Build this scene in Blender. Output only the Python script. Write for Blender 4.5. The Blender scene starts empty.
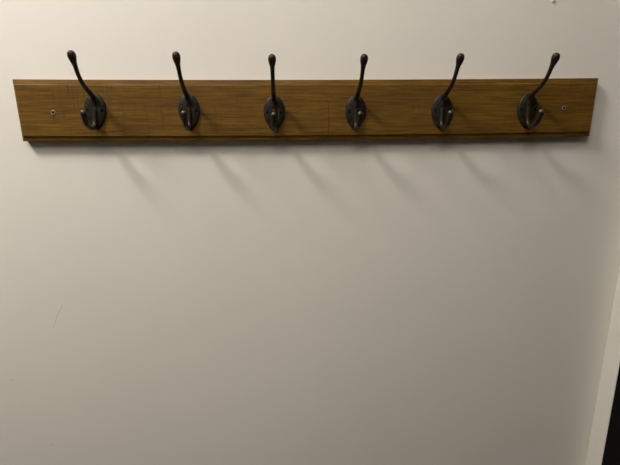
import bpy, bmesh, math, random
from mathutils import Matrix, Vector

SC = bpy.context.scene
COL = SC.collection
Z0 = 1.28            # height of the rail's lower edge above the floor
T = 0.015            # thickness of the rail

# ------------------------------------------------------------------ camera
F_PX, PITCH, YAW, ROLL = 466.0, 0.2556, 0.0532, -0.0056
CAM = Vector((0.3879, -0.7366, Z0 + 0.0405))
fw = Vector((math.sin(YAW)*math.cos(PITCH), math.cos(YAW)*math.cos(PITCH), -math.sin(PITCH)))
r0 = Vector((math.cos(YAW), -math.sin(YAW), 0))
u0 = r0.cross(fw)
rr = r0*math.cos(ROLL) + u0*math.sin(ROLL)
uu = -r0*math.sin(ROLL) + u0*math.cos(ROLL)
cd = bpy.data.cameras.new('camera')
cd.sensor_fit = 'HORIZONTAL'; cd.sensor_width = 36.0
cd.lens = 36.0*F_PX/620.0
cd.clip_start = 0.01
cam = bpy.data.objects.new('camera', cd); COL.objects.link(cam)
M = Matrix((rr, uu, -fw)).transposed().to_4x4(); M.translation = CAM
cam.matrix_world = M
SC.camera = cam

# ------------------------------------------------------------------ light, world, exposure
w = bpy.data.worlds.new('world'); SC.world = w; w.use_nodes = True
bg = w.node_tree.nodes['Background']
bg.inputs[0].default_value = (1.0, 0.91, 0.80, 1); bg.inputs[1].default_value = 0.008

# a wide soft spot lamp near the ceiling, up and to the left of the rail, turned to the wall
ld = bpy.data.lights.new('wall_spot_lamp', 'SPOT')
ld.shadow_soft_size = 0.22; ld.energy = 196
ld.spot_size = math.radians(132); ld.spot_blend = 1.0
ld.color = (1.0, 0.965, 0.905)
lamp = bpy.data.objects.new('wall_spot_lamp', ld); COL.objects.link(lamp)
lamp.location = (-0.68, -0.67, Z0 + 1.43)
lamp.rotation_euler = (Vector((-0.46, 0, Z0 + 1.05)) - lamp.location).to_track_quat('-Z', 'Y').to_euler()

# added fill light to lift the shadows, a broad, dim panel above the viewer
ld2 = bpy.data.lights.new('fill_panel', 'AREA')
ld2.shape = 'DISK'; ld2.size = 0.9; ld2.energy = 11.6; ld2.color = (1.0, 0.945, 0.86)
panel = bpy.data.objects.new('fill_panel', ld2); COL.objects.link(panel)
panel.location = (0.10, -1.15, Z0 + 1.22)
panel.rotation_euler = (math.radians(38), 0, 0)

vs = SC.view_settings
vs.view_transform = 'Standard'; vs.look = 'None'; vs.gamma = 1.0
vs.use_curve_mapping = False; vs.exposure = 0.0

# ------------------------------------------------------------------ helpers
def obj(name, bm, mat, parent=None, smooth=True):
    me = bpy.data.meshes.new(name)
    bmesh.ops.recalc_face_normals(bm, faces=bm.faces[:])
    bm.to_mesh(me); bm.free()
    if smooth:
        for p in me.polygons: p.use_smooth = True
    me.materials.append(mat)
    o = bpy.data.objects.new(name, me); COL.objects.link(o)
    if parent: o.parent = parent
    return o

def box(bm, x0, x1, y0, y1, z0, z1, bev=0.0, seg=2):
    vs_ = [bm.verts.new((x, y, z)) for x in (x0, x1) for y in (y0, y1) for z in (z0, z1)]
    fs = [(0,1,3,2), (4,6,7,5), (0,4,5,1), (2,3,7,6), (0,2,6,4), (1,5,7,3)]
    nf = [bm.faces.new([vs_[i] for i in f]) for f in fs]
    if bev:
        es = list({e for f in nf for e in f.edges})
        bmesh.ops.bevel(bm, geom=es, offset=bev, segments=seg, profile=0.5, affect='EDGES')
    return bm

def catmull(pts, n=8):
    """Catmull-Rom through tuples of any length."""
    P = [pts[0]] + list(pts) + [pts[-1]]
    out = []
    for i in range(1, len(P)-2):
        a, b, c, d = P[i-1], P[i], P[i+1], P[i+2]
        for k in range(n):
            t = k/n
            out.append(tuple(0.5*((2*q)+(-p+r)*t+(2*p-5*q+4*r-s)*t*t+(-p+3*q-3*r+s)*t**3)
                             for p, q, r, s in zip(a, b, c, d)))
    out.append(tuple(pts[-1]))
    return out

def sweep(bm, path, sec=16):
    """path of (out, up, half width across, half thickness): an elliptic bar in the hook's side plane,
    closed with rounded ends."""
    n = len(path)
    rings = []
    C = [Vector((0, -p[0], p[1])) for p in path]
    def ring(c, tang, a, b):
        nrm = Vector((0, -tang.z, tang.y))
        return [bm.verts.new(c + Vector((1, 0, 0))*a*math.cos(2*math.pi*k/sec) + nrm*b*math.sin(2*math.pi*k/sec))
                for k in range(sec)]
    tg = []
    for i in range(n):
        t = (C[min(i+1, n-1)] - C[max(i-1, 0)]).normalized(); tg.append(t)
    for k in (1, 2, 3):      # rounded start
        s = math.radians(90 - 22.5*k)
        rings.append(ring(C[0]-tg[0]*path[0][3]*math.sin(s), tg[0], path[0][2]*math.cos(s), path[0][3]*math.cos(s)))
    for i in range(n): rings.append(ring(C[i], tg[i], path[i][2], path[i][3]))
    for k in (3, 2, 1):
        s = math.radians(90 - 22.5*k)
        rings.append(ring(C[-1]+tg[-1]*path[-1][3]*math.sin(s), tg[-1], path[-1][2]*math.cos(s), path[-1][3]*math.cos(s)))
    for a, b in zip(rings, rings[1:]):
        for k in range(sec):
            bm.faces.new((a[k], a[(k+1) % sec], b[(k+1) % sec], b[k]))
    bm.faces.new(rings[0][::-1]); bm.faces.new(rings[-1])
    return bm

# ------------------------------------------------------------------ node helpers
class N:
    def __init__(s, name):
        s.m = bpy.data.materials.new(name); s.m.use_nodes = True
        s.t = s.m.node_tree; s.b = s.t.nodes['Principled BSDF']
        s.co = s.t.nodes.new('ShaderNodeTexCoord').outputs['Object']
    def link(s, a, b): s.t.links.new(a, b)
    def put(s, inp, v):
        if hasattr(v, 'is_output'): s.link(v, inp)
        else: inp.default_value = v
    def math(s, op, a, b=0.0, c=0.0, clamp=False):
        n = s.t.nodes.new('ShaderNodeMath'); n.operation = op; n.use_clamp = clamp
        for i, v in enumerate((a, b, c)): s.put(n.inputs[i], v)
        return n.outputs[0]
    def mapping(s, scale, loc=(0, 0, 0), src=None):
        n = s.t.nodes.new('ShaderNodeMapping'); n.inputs['Scale'].default_value = scale; n.inputs['Location'].default_value = loc
        s.link(src or s.co, n.inputs[0]); return n.outputs[0]
    def noise(s, vec, scale, detail=3, rough=0.5, dist=0.0):
        n = s.t.nodes.new('ShaderNodeTexNoise'); n.inputs['Scale'].default_value = scale
        n.inputs['Detail'].default_value = detail; n.inputs['Roughness'].default_value = rough
        n.inputs['Distortion'].default_value = dist
        s.link(vec, n.inputs['Vector']); return n.outputs['Fac']
    def ramp(s, f, stops):
        n = s.t.nodes.new('ShaderNodeValToRGB'); e = n.color_ramp.elements
        while len(e) < len(stops): e.new(0.5)
        for k, (p, c) in zip(e, stops): k.position = p; k.color = (*c, 1)
        s.link(f, n.inputs[0]); return n.outputs[0]
    def mix(s, f, a, b, mode='MIX'):
        n = s.t.nodes.new('ShaderNodeMix'); n.data_type = 'RGBA'; n.blend_type = mode
        s.put(n.inputs[0], f); s.put(n.inputs[6], a); s.put(n.inputs[7], b)
        return n.outputs[2]
    def maprange(s, v, a, b, c=0.0, d=1.0):
        n = s.t.nodes.new('ShaderNodeMapRange'); n.clamp = True
        s.put(n.inputs[0], v)
        for i, q in enumerate((a, b, c, d)): n.inputs[i+1].default_value = q
        return n.outputs[0]
    def xyz(s):
        n = s.t.nodes.new('ShaderNodeSeparateXYZ'); s.link(s.co, n.inputs[0]); return n.outputs
    def bump(s, h, strength, dist):
        n = s.t.nodes.new('ShaderNodeBump'); n.inputs['Strength'].default_value = strength
        n.inputs['Distance'].default_value = dist; s.link(h, n.inputs['Height'])
        s.link(n.outputs[0], s.b.inputs['Normal'])
    def set(s, **k):
        for a, v in k.items(): s.put(s.b.inputs[a.replace('_', ' ')], v)

def paint_mat(name, base, rough=0.6, marks=()):
    n = N(name)
    big = n.noise(n.co, 2.2, 3, 0.6)
    fine = n.noise(n.mapping((1, 1, 1)), 260, 2, 0.6)
    roll = n.noise(n.mapping((1.6, 1, 0.7)), 46, 3, 0.55)
    c0 = tuple(v*0.975 for v in base); c1 = tuple(min(1, v*1.02) for v in base)
    c = n.ramp(big, [(0.3, c0), (0.7, c1)])
    if marks:
        x, y, z = n.xyz()
        for (ax, az, bx, bz, r, k, col) in marks:      # dirt specks and a hair-thin scratch
            dx, dz = bx-ax, bz-az; L2 = dx*dx+dz*dz+1e-12
            px = n.math('SUBTRACT', x, ax); pz = n.math('SUBTRACT', z, az)
            t = n.math('DIVIDE', n.math('ADD', n.math('MULTIPLY', px, dx), n.math('MULTIPLY', pz, dz)), L2, clamp=True)
            ex = n.math('SUBTRACT', px, n.math('MULTIPLY', t, dx)); ez = n.math('SUBTRACT', pz, n.math('MULTIPLY', t, dz))
            d = n.math('SQRT', n.math('ADD', n.math('MULTIPLY', ex, ex), n.math('MULTIPLY', ez, ez)))
            c = n.mix(n.maprange(d, r*0.4, r, k, 0.0), c, (*col, 1))
    n.set(Base_Color=c, Roughness=rough)
    h = n.math('ADD', n.math('MULTIPLY', fine, 0.35), roll)
    n.bump(h, 0.10, 0.0012)
    return n.m

def oak_mat():
    n = N('stained_oak')
    x, y, z = n.xyz()
    warp = n.noise(n.mapping((3, 3, 9)), 1.0, 3, 0.5)
    # growth bands, long and wavy along the rail
    band = n.noise(n.mapping((5, 40, 95)), 1.6, 5, 0.66, 0.4)
    streak = n.noise(n.mapping((16, 90, 330)), 1.0, 4, 0.7, 0.1)
    pore = n.noise(n.mapping((26, 200, 430), (3, 1, 2)), 1.0, 3, 0.6)
    saw = n.noise(n.mapping((120, 4, 26), (0.3, 0, 0)), 1.0, 4, 0.7)
    sawzone = n.noise(n.mapping((9, 1, 14), (7, 0, 1)), 1.0, 2, 0.5)
    cloud = n.noise(n.mapping((6, 6, 14), (5, 0, 0)), 1.0, 3, 0.5)
    f = n.math('ADD', n.math('MULTIPLY', band, 0.42), n.math('MULTIPLY', streak, 0.58))
    c = n.ramp(f, [(0.34, (0.075, 0.033, 0.0034)), (0.46, (0.128, 0.062, 0.0066)),
                   (0.56, (0.168, 0.086, 0.0096)), (0.70, (0.225, 0.122, 0.0165))])
    c = n.mix(n.maprange(cloud, 0.38, 0.66, 0.0, 0.22), c, (0.105, 0.049, 0.0060, 1))
    c = n.mix(n.maprange(pore, 0.50, 0.66, 0.0, 0.55), c, (0.050, 0.021, 0.0028, 1))
    sm = n.math('MULTIPLY', n.maprange(saw, 0.50, 0.66), n.maprange(sawzone, 0.50, 0.66, 0.0, 0.48))
    c = n.mix(sm, c, (0.075, 0.033, 0.010, 1))
    # a few single saw cuts across the grain: (x, z from, z to, half width, strength)
    for (x0, za, zb, hw, k) in CUTS:
        dx = n.math('ABSOLUTE', n.math('SUBTRACT', x, x0))
        m = n.maprange(dx, hw*0.3, hw, k, 0.0)
        m = n.math('MULTIPLY', m, n.maprange(z, za-0.004, za+0.004))
        m = n.math('MULTIPLY', m, n.maprange(z, zb-0.004, zb+0.004, 1.0, 0.0))
        m = n.math('MULTIPLY', m, n.maprange(streak, 0.3, 0.55, 0.5, 1.0))
        c = n.mix(m, c, (0.030, 0.012, 0.004, 1))
    n.set(Base_Color=c, Roughness=n.maprange(streak, 0.3, 0.7, 0.62, 0.5))
    n.b.inputs['Specular IOR Level'].default_value = 0.25
    h = n.math('SUBTRACT', n.math('MULTIPLY', streak, 0.6), n.math('MULTIPLY', n.maprange(pore, 0.58, 0.7), 0.5))
    n.bump(h, 0.35, 0.0008)
    return n.m

def iron_mat(name, dark, light, rough, metal):
    n = N(name)
    a = n.noise(n.co, 180, 4, 0.6); b = n.noise(n.co, 900, 2, 0.5)
    n.set(Base_Color=n.ramp(a, [(0.35, dark), (0.7, light)]), Metallic=metal,
          Roughness=n.maprange(b, 0.3, 0.7, rough-0.06, rough+0.1))
    n.b.inputs['Specular IOR Level'].default_value = 0.28
    n.bump(n.math('ADD', a, n.math('MULTIPLY', b, 0.4)), 0.18, 0.0006)
    return n.m

def plain_mat(name, base, rough, metal=0.0, var=0.12, scale=30):
    n = N(name)
    a = n.noise(n.co, scale, 4, 0.6)
    n.set(Base_Color=n.ramp(a, [(0.3, tuple(v*(1-var) for v in base)), (0.7, tuple(v*(1+var) for v in base))]),
          Roughness=rough, Metallic=metal)
    n.bump(a, 0.08, 0.001)
    return n.m

CUTS = [(0.4555, 0.000, 0.052, 0.0008, 0.75), (0.2085, 0.012, 0.075, 0.0008, 0.30), (0.0655, 0.030, 0.078, 0.0009, 0.35),
        (0.0740, 0.006, 0.080, 0.0007, 0.30), (0.0890, 0.040, 0.074, 0.0008, 0.35), (0.2860, 0.004, 0.050, 0.0012, 0.25)]
_r = random.Random(4)      # rough cross-cut saw dashes left on the face
for _c, _n, _k in ((0.066, 7, 0.45), (0.098, 5, 0.42), (0.205, 5, 0.30), (0.150, 4, 0.30), (0.305, 5, 0.28)):
    for _ in range(_n):
        _z = _r.uniform(0.022, 0.068); CUTS.append((_c + _r.uniform(-0.018, 0.018), _z, _z + _r.uniform(0.006, 0.018), 0.0011, _k))
GREY = (0.16, 0.13, 0.10)
MARKS = [(0.0156, -0.2699, 0.0050, -0.2880, 0.0010, 0.22, GREY), (0.0050, -0.2880, -0.0026, -0.3072, 0.0010, 0.22, GREY),
         (-0.0863, -0.4038, -0.0855, -0.4040, 0.0018, 0.25, GREY), (-0.0384, -0.5370, -0.0376, -0.5372, 0.0018, 0.25, GREY),
         (0.2213, -0.0154, 0.2215, -0.0165, 0.0016, 0.35, GREY), (0.6216, -0.0192, 0.6226, -0.0195, 0.0016, 0.35, GREY)]
M_wall = paint_mat('matt_wall_paint', (0.80, 0.755, 0.69), 0.7, MARKS)
M_ceil = paint_mat('ceiling_paint', (0.82, 0.79, 0.74), 0.8)
M_trim = paint_mat('satin_trim_paint', (0.80, 0.765, 0.70), 0.4)
M_oak = oak_mat()
M_iron = iron_mat('dark_bronze_iron', (0.016, 0.0135, 0.0100), (0.038, 0.032, 0.0235), 0.46, 0.35)
M_worn = iron_mat('worn_bronze_iron', (0.065, 0.052, 0.039), (0.13, 0.108, 0.083), 0.36, 0.65)
M_knob = iron_mat('rubbed_bronze_iron', (0.022, 0.0160, 0.0100), (0.052, 0.038, 0.024), 0.38, 0.5)
M_hole = plain_mat('screw_hole_shade', (0.0035, 0.003, 0.0026), 0.9)  # near-black colour stands for the shade inside screw holes and recesses
M_hole.node_tree.nodes['Principled BSDF'].inputs['Specular IOR Level'].default_value = 0.1
M_steel = plain_mat('screw_steel', (0.26, 0.20, 0.14), 0.45, 0.35)
M_unlit = plain_mat('unlit_doorway_black', (0.003, 0.0026, 0.0022), 0.8)  # darkness of the unlit doorway put into the colour
M_unlit.node_tree.nodes['Principled BSDF'].inputs['Specular IOR Level'].default_value = 0.12
M_floor = plain_mat('floor_boards', (0.060, 0.042, 0.028), 0.6, 0, 0.3, 6)

def struct(name, bm, m, smooth=False, loc=(0, 0, 0)):
    o = obj(name, bm, m, None, smooth); o['kind'] = 'structure'; o.location = loc
    return o

# ------------------------------------------------------------------ the setting
XR, YJ = 0.9628, -0.0391          # right-hand corner, front edge of the door lining
XL, YF, ZC = -2.40, -2.40, 2.78
H = Z0
# the back wall's origin is level with the rail so its marks are written from the rail
struct('wall_back', box(bmesh.new(), XL-0.1, XR+0.16, 0, 0.1, -H, ZC-H), M_wall, loc=(0, 0, H))
struct('wall_left', box(bmesh.new(), XL-0.1, XL, YF, 0, 0, ZC), M_wall)
bm = bmesh.new()
box(bm, XR, XR+0.12, YJ-0.86, 0, 2.06, ZC); box(bm, XR, XR+0.12, YF, YJ-0.86, 0, ZC)
struct('wall_right', bm, M_wall)
struct('floor', box(bmesh.new(), XL-0.1, XR+0.16, YF, 0.1, -0.1, 0), M_floor)
struct('ceiling', box(bmesh.new(), XL-0.1, XR+0.16, YF, 0.1, ZC, ZC+0.1), M_ceil)
struct('trim_1', box(bmesh.new(), XR, XR+0.12, YJ, 0, 0, 2.06, 0.0022, 3), M_trim)
# near-black leaf stands in for an unlit doorway, its dark put into the colour
bm = bmesh.new()
box(bm, XR+0.0008, XR+0.045, YJ-0.856, YJ-0.0005, 0.006, 2.055, 0.001)
for z0, z1 in ((0.20, 0.90), (1.05, 1.92)):
    for y0, y1 in ((YJ-0.75, YJ-0.48), (YJ-0.38, YJ-0.11)):
        box(bm, XR-0.004, XR+0.012, y0, y1, z0, z1, 0.003)
door = struct('dark_doorway_1', bm, M_unlit)
bm = bmesh.new()
box(bm, XR-0.004, XR+0.003, YJ-0.82, YJ-0.78, 0.93, 1.11, 0.003)
bmesh.ops.create_cone(bm, cap_ends=True, segments=20, radius1=0.009, radius2=0.009, depth=0.05,
                      matrix=Matrix.Translation((XR-0.026, YJ-0.80, 1.05)) @ Matrix.Rotation(math.pi/2, 4, 'Y'))
box(bm, XR-0.056, XR-0.040, YJ-0.81, YJ-0.68, 1.041, 1.059, 0.004)
obj('door_handle', bm, M_iron, door)

# ------------------------------------------------------------------ the coat rack
rack = bpy.data.objects.new('coat_rack', None); COL.objects.link(rack)
rack.location = (0, 0, Z0); rack.empty_display_size = 0.1
rack['label'] = 'long brown oak board with six dark double hooks fixed on the cream wall'
rack['category'] = 'coat rack'

def lerp(d, pts):
    for (a, p), (b, q) in zip(pts, pts[1:]):
        if d <= b: return p + (q-p)*(d-a)/(b-a)
    return pts[-1][1]

def board_mesh():
    """Rail with a raised face: a shallow sloping border and a small step all round, long edges a little bowed."""
    L, HB = 0.870, 0.0876
    fz = [(0, 0.0114), (0.0006, 0.0120), (0.0068, 0.0133), (0.0074, 0.0147), (0.0080, T)]
    fx = [(0, 0.0116), (0.0006, 0.0124), (0.0026, 0.0140), (0.0031, 0.0148), (0.0036, T)]
    zs = [p[0] for p in fz] + [0.018, 0.030, 0.0428, 0.055, 0.067] + [HB-p[0] for p in fz][::-1]
    xs = [p[0] for p in fx] + [0.0036 + (L-0.0072)*k/60 for k in range(1, 60)] + [L-p[0] for p in fx][::-1]
    bm = bmesh.new()
    def place(x, y, z):
        t = x/L
        sag = -0.0023*(1-(2*t-1)**2)*(1.0 - 0.30*z/HB)
        return (x + 0.0012*(1 - z/HB)*(1-2*t), y, z - 0.0011 + sag)
    front = [[bm.verts.new(place(x, -min(lerp(min(z, HB-z), fz), lerp(min(x, L-x), fx)), z)) for z in zs] for x in xs]
    nx, nz = len(xs), len(zs)
    for i in range(nx-1):
        for k in range(nz-1):
            bm.faces.new((front[i][k], front[i+1][k], front[i+1][k+1], front[i][k+1]))
    rim = [(i, 0) for i in range(nx)] + [(nx-1, k) for k in range(1, nz)] + \
          [(i, nz-1) for i in range(nx-2, -1, -1)] + [(0, k) for k in range(nz-2, 0, -1)]
    back = [bm.verts.new(place(xs[i], 0, zs[k])) for i, k in rim]
    n = len(rim)
    for a in range(n):
        b = (a+1) % n
        bm.faces.new((front[rim[a][0]][rim[a][1]], front[rim[b][0]][rim[b][1]], back[b], back[a]))
    bm.faces.new(back)
    return bm
board = obj('board', board_mesh(), M_oak, rack, smooth=False)

def screw_mesh(r=0.0027, depth=0.0012):
    """Countersunk cross-head screw lying in its dished hole, axis along -y."""
    bm = bmesh.new(); S = 24
    prof = [(r*1.35, 0.00005), (r*1.25, -0.0005), (r*1.05, -0.0007), (r*0.62, -0.0003), (r*0.5, 0.0004), (0.0003, 0.0007)]
    rings = [[bm.verts.new((a*math.cos(2*math.pi*k/S), y, a*math.sin(2*math.pi*k/S))) for k in range(S)] for a, y in prof]
    for a, b in zip(rings, rings[1:]):
        for k in range(S): bm.faces.new((a[k], a[(k+1) % S], b[(k+1) % S], b[k]))
    bm.faces.new(rings[-1])
    return bm
def disc_mesh(r, y0=0.0, y1=-0.0004):
    bm = bmesh.new()
    bmesh.ops.create_cone(bm, cap_ends=True, segments=20, radius1=r, radius2=r, depth=abs(y1-y0),
                          matrix=Matrix.Translation((0, (y0+y1)/2, 0)) @ Matrix.Rotation(math.pi/2, 4, 'X'))
    return bm
for k, (x, z) in enumerate(((0.0518, 0.0400), (0.8200, 0.0425))):
    s = obj('mounting_screw', screw_mesh(), M_steel, rack); s.location = (x, -T, z)
    s['label'] = ('pale countersunk screw at the left end of the board', 'dull countersunk screw at the right end of the board')[k]
    d = obj('screw_recess', disc_mesh(0.0016, 0.0, -0.0003), M_hole, s); d.location = (0, -0.0004, 0)

# --- one hook: origin on the board face at the plate's middle
def plate_mesh():
    bm = bmesh.new(); S = 48
    def egg(k, s):
        a = 2*math.pi*k/S
        c, q = math.cos(a), math.sin(a)
        z = 0.0245*q if q > 0 else 0.0265*q
        wdt = 0.0158*(1.0 if q > 0 else (1 - 0.30*(-q)**1.4))
        return c*wdt*s, z*s
    prof = [(1.0, -0.0), (1.0, -0.0016), (0.965, -0.0026), (0.86, -0.0033), (0.55, -0.0042), (0.25, -0.0046)]
    rings = []
    for s, y in prof:
        rings.append([bm.verts.new((egg(k, s)[0], y, egg(k, s)[1])) for k in range(S)])
    for a, b in zip(rings, rings[1:]):
        for k in range(S): bm.faces.new((a[k], a[(k+1) % S], b[(k+1) % S], b[k]))
    bm.faces.new(rings[-1]); bm.faces.new(rings[0][::-1])
    return bm

# out, up, half width across, half thickness
UP = [(0.0035, 0.0030, 0.0030, 0.0024), (0.0044, 0.0120, 0.0036, 0.0030), (0.0065, 0.0195, 0.0036, 0.0034),
      (0.0195, 0.0262, 0.0033, 0.0030), (0.0355, 0.0352, 0.0030, 0.0028), (0.0468, 0.0460, 0.0028, 0.0027),
      (0.0535, 0.0565, 0.0030, 0.0030)]
DOWN = [(0.0038, 0.0060, 0.0030, 0.0022), (0.0048, -0.0020, 0.0033, 0.0026), (0.0056, -0.0120, 0.0033, 0.0029),
        (0.0086, -0.0206, 0.0033, 0.0029), (0.0160, -0.0250, 0.0033, 0.0027), (0.0252, -0.0244, 0.0034, 0.0027),
        (0.0335, -0.0196, 0.0036, 0.0028), (0.0392, -0.0125, 0.0039, 0.0031), (0.0416, -0.0060, 0.0042, 0.0037), (0.0422, -0.0038, 0.0042, 0.0038)]
KNOB = [(0.0535, 0.0565, 0.0030, 0.0030), (0.0564, 0.0608, 0.0036, 0.0036), (0.0590, 0.0648, 0.0047, 0.0046),
        (0.0608, 0.0682, 0.0054, 0.0053), (0.0616, 0.0699, 0.0054, 0.0053), (0.0619, 0.0706, 0.0052, 0.0051)]
TIP = [(0.0422, -0.0038, 0.0041, 0.0037), (0.0424, -0.0026, 0.0038, 0.0035)]

def make_hook():
    bm = bmesh.new()
    sweep(bm, catmull(UP)); sweep(bm, catmull(DOWN))
    hk = obj('hook', bm, M_knob, rack)
    obj('backplate', plate_mesh(), M_iron, hk)
    obj('knob', sweep(bmesh.new(), catmull(KNOB, 5), 20), M_knob, hk)
    t = obj('hook_tip', sweep(bmesh.new(), catmull(TIP, 5), 18), M_worn, hk)
    t['label'] = 'worn lighter tip of the lower prong'
    for sx in (-1, 1):
        s = obj('screw', disc_mesh(0.0028, 0.0, -0.0005), M_hole, hk)  # flat disc over the plate, shade of the screw hole in its colour
        s.location = (sx*0.0092, -0.0036, 0.0008)
    return hk

HOOKS = [(0.1130, 0.0426, -0.022, 0.035), (0.2484, 0.0411, 0.008, -0.010), (0.3738, 0.0381, 0.0, 0.0),
         (0.4961, 0.0384, 0.012, 0.006), (0.6276, 0.0393, -0.012, 0.030), (0.7614, 0.0401, 0.0, 0.010)]
NAMES = ['dark iron double hook nearest the left end of the board', 'dark iron double hook second from the left end',
         'dark iron double hook left of the board middle, seen head-on', 'dark iron double hook right of the board middle',
         'dark iron double hook second from the right end', 'dark iron double hook nearest the right end of the board']
first = make_hook()
for i, (x, z, rz, ry) in enumerate(HOOKS):
    if i == 0: hk = first
    else:
        hk = first.copy(); COL.objects.link(hk); hk.parent = rack
        for ch in first.children:
            c = ch.copy(); COL.objects.link(c); c.parent = hk
    hk.location = (x, -T, z); hk.rotation_euler = (0, ry, rz)
    hk['label'] = NAMES[i]; hk['group'] = 'double hooks along the board'

# ------------------------------------------------------------------ a small pale nail in the wall above the right end
nail = None
bm = bmesh.new()
bmesh.ops.create_uvsphere(bm, u_segments=16, v_segments=10, radius=0.0024,
                          matrix=Matrix.Translation((0, -0.0006, 0)) @ Matrix.Diagonal((0.9, 0.75, 1.25, 1)))
nail = obj('nail', bm, M_trim)
nail.location = (0.7908, 0, Z0 + 0.1972)
nail['label'] = 'tiny pale painted nail in the wall above the right end of the coat rack'
nail['category'] = 'nail'
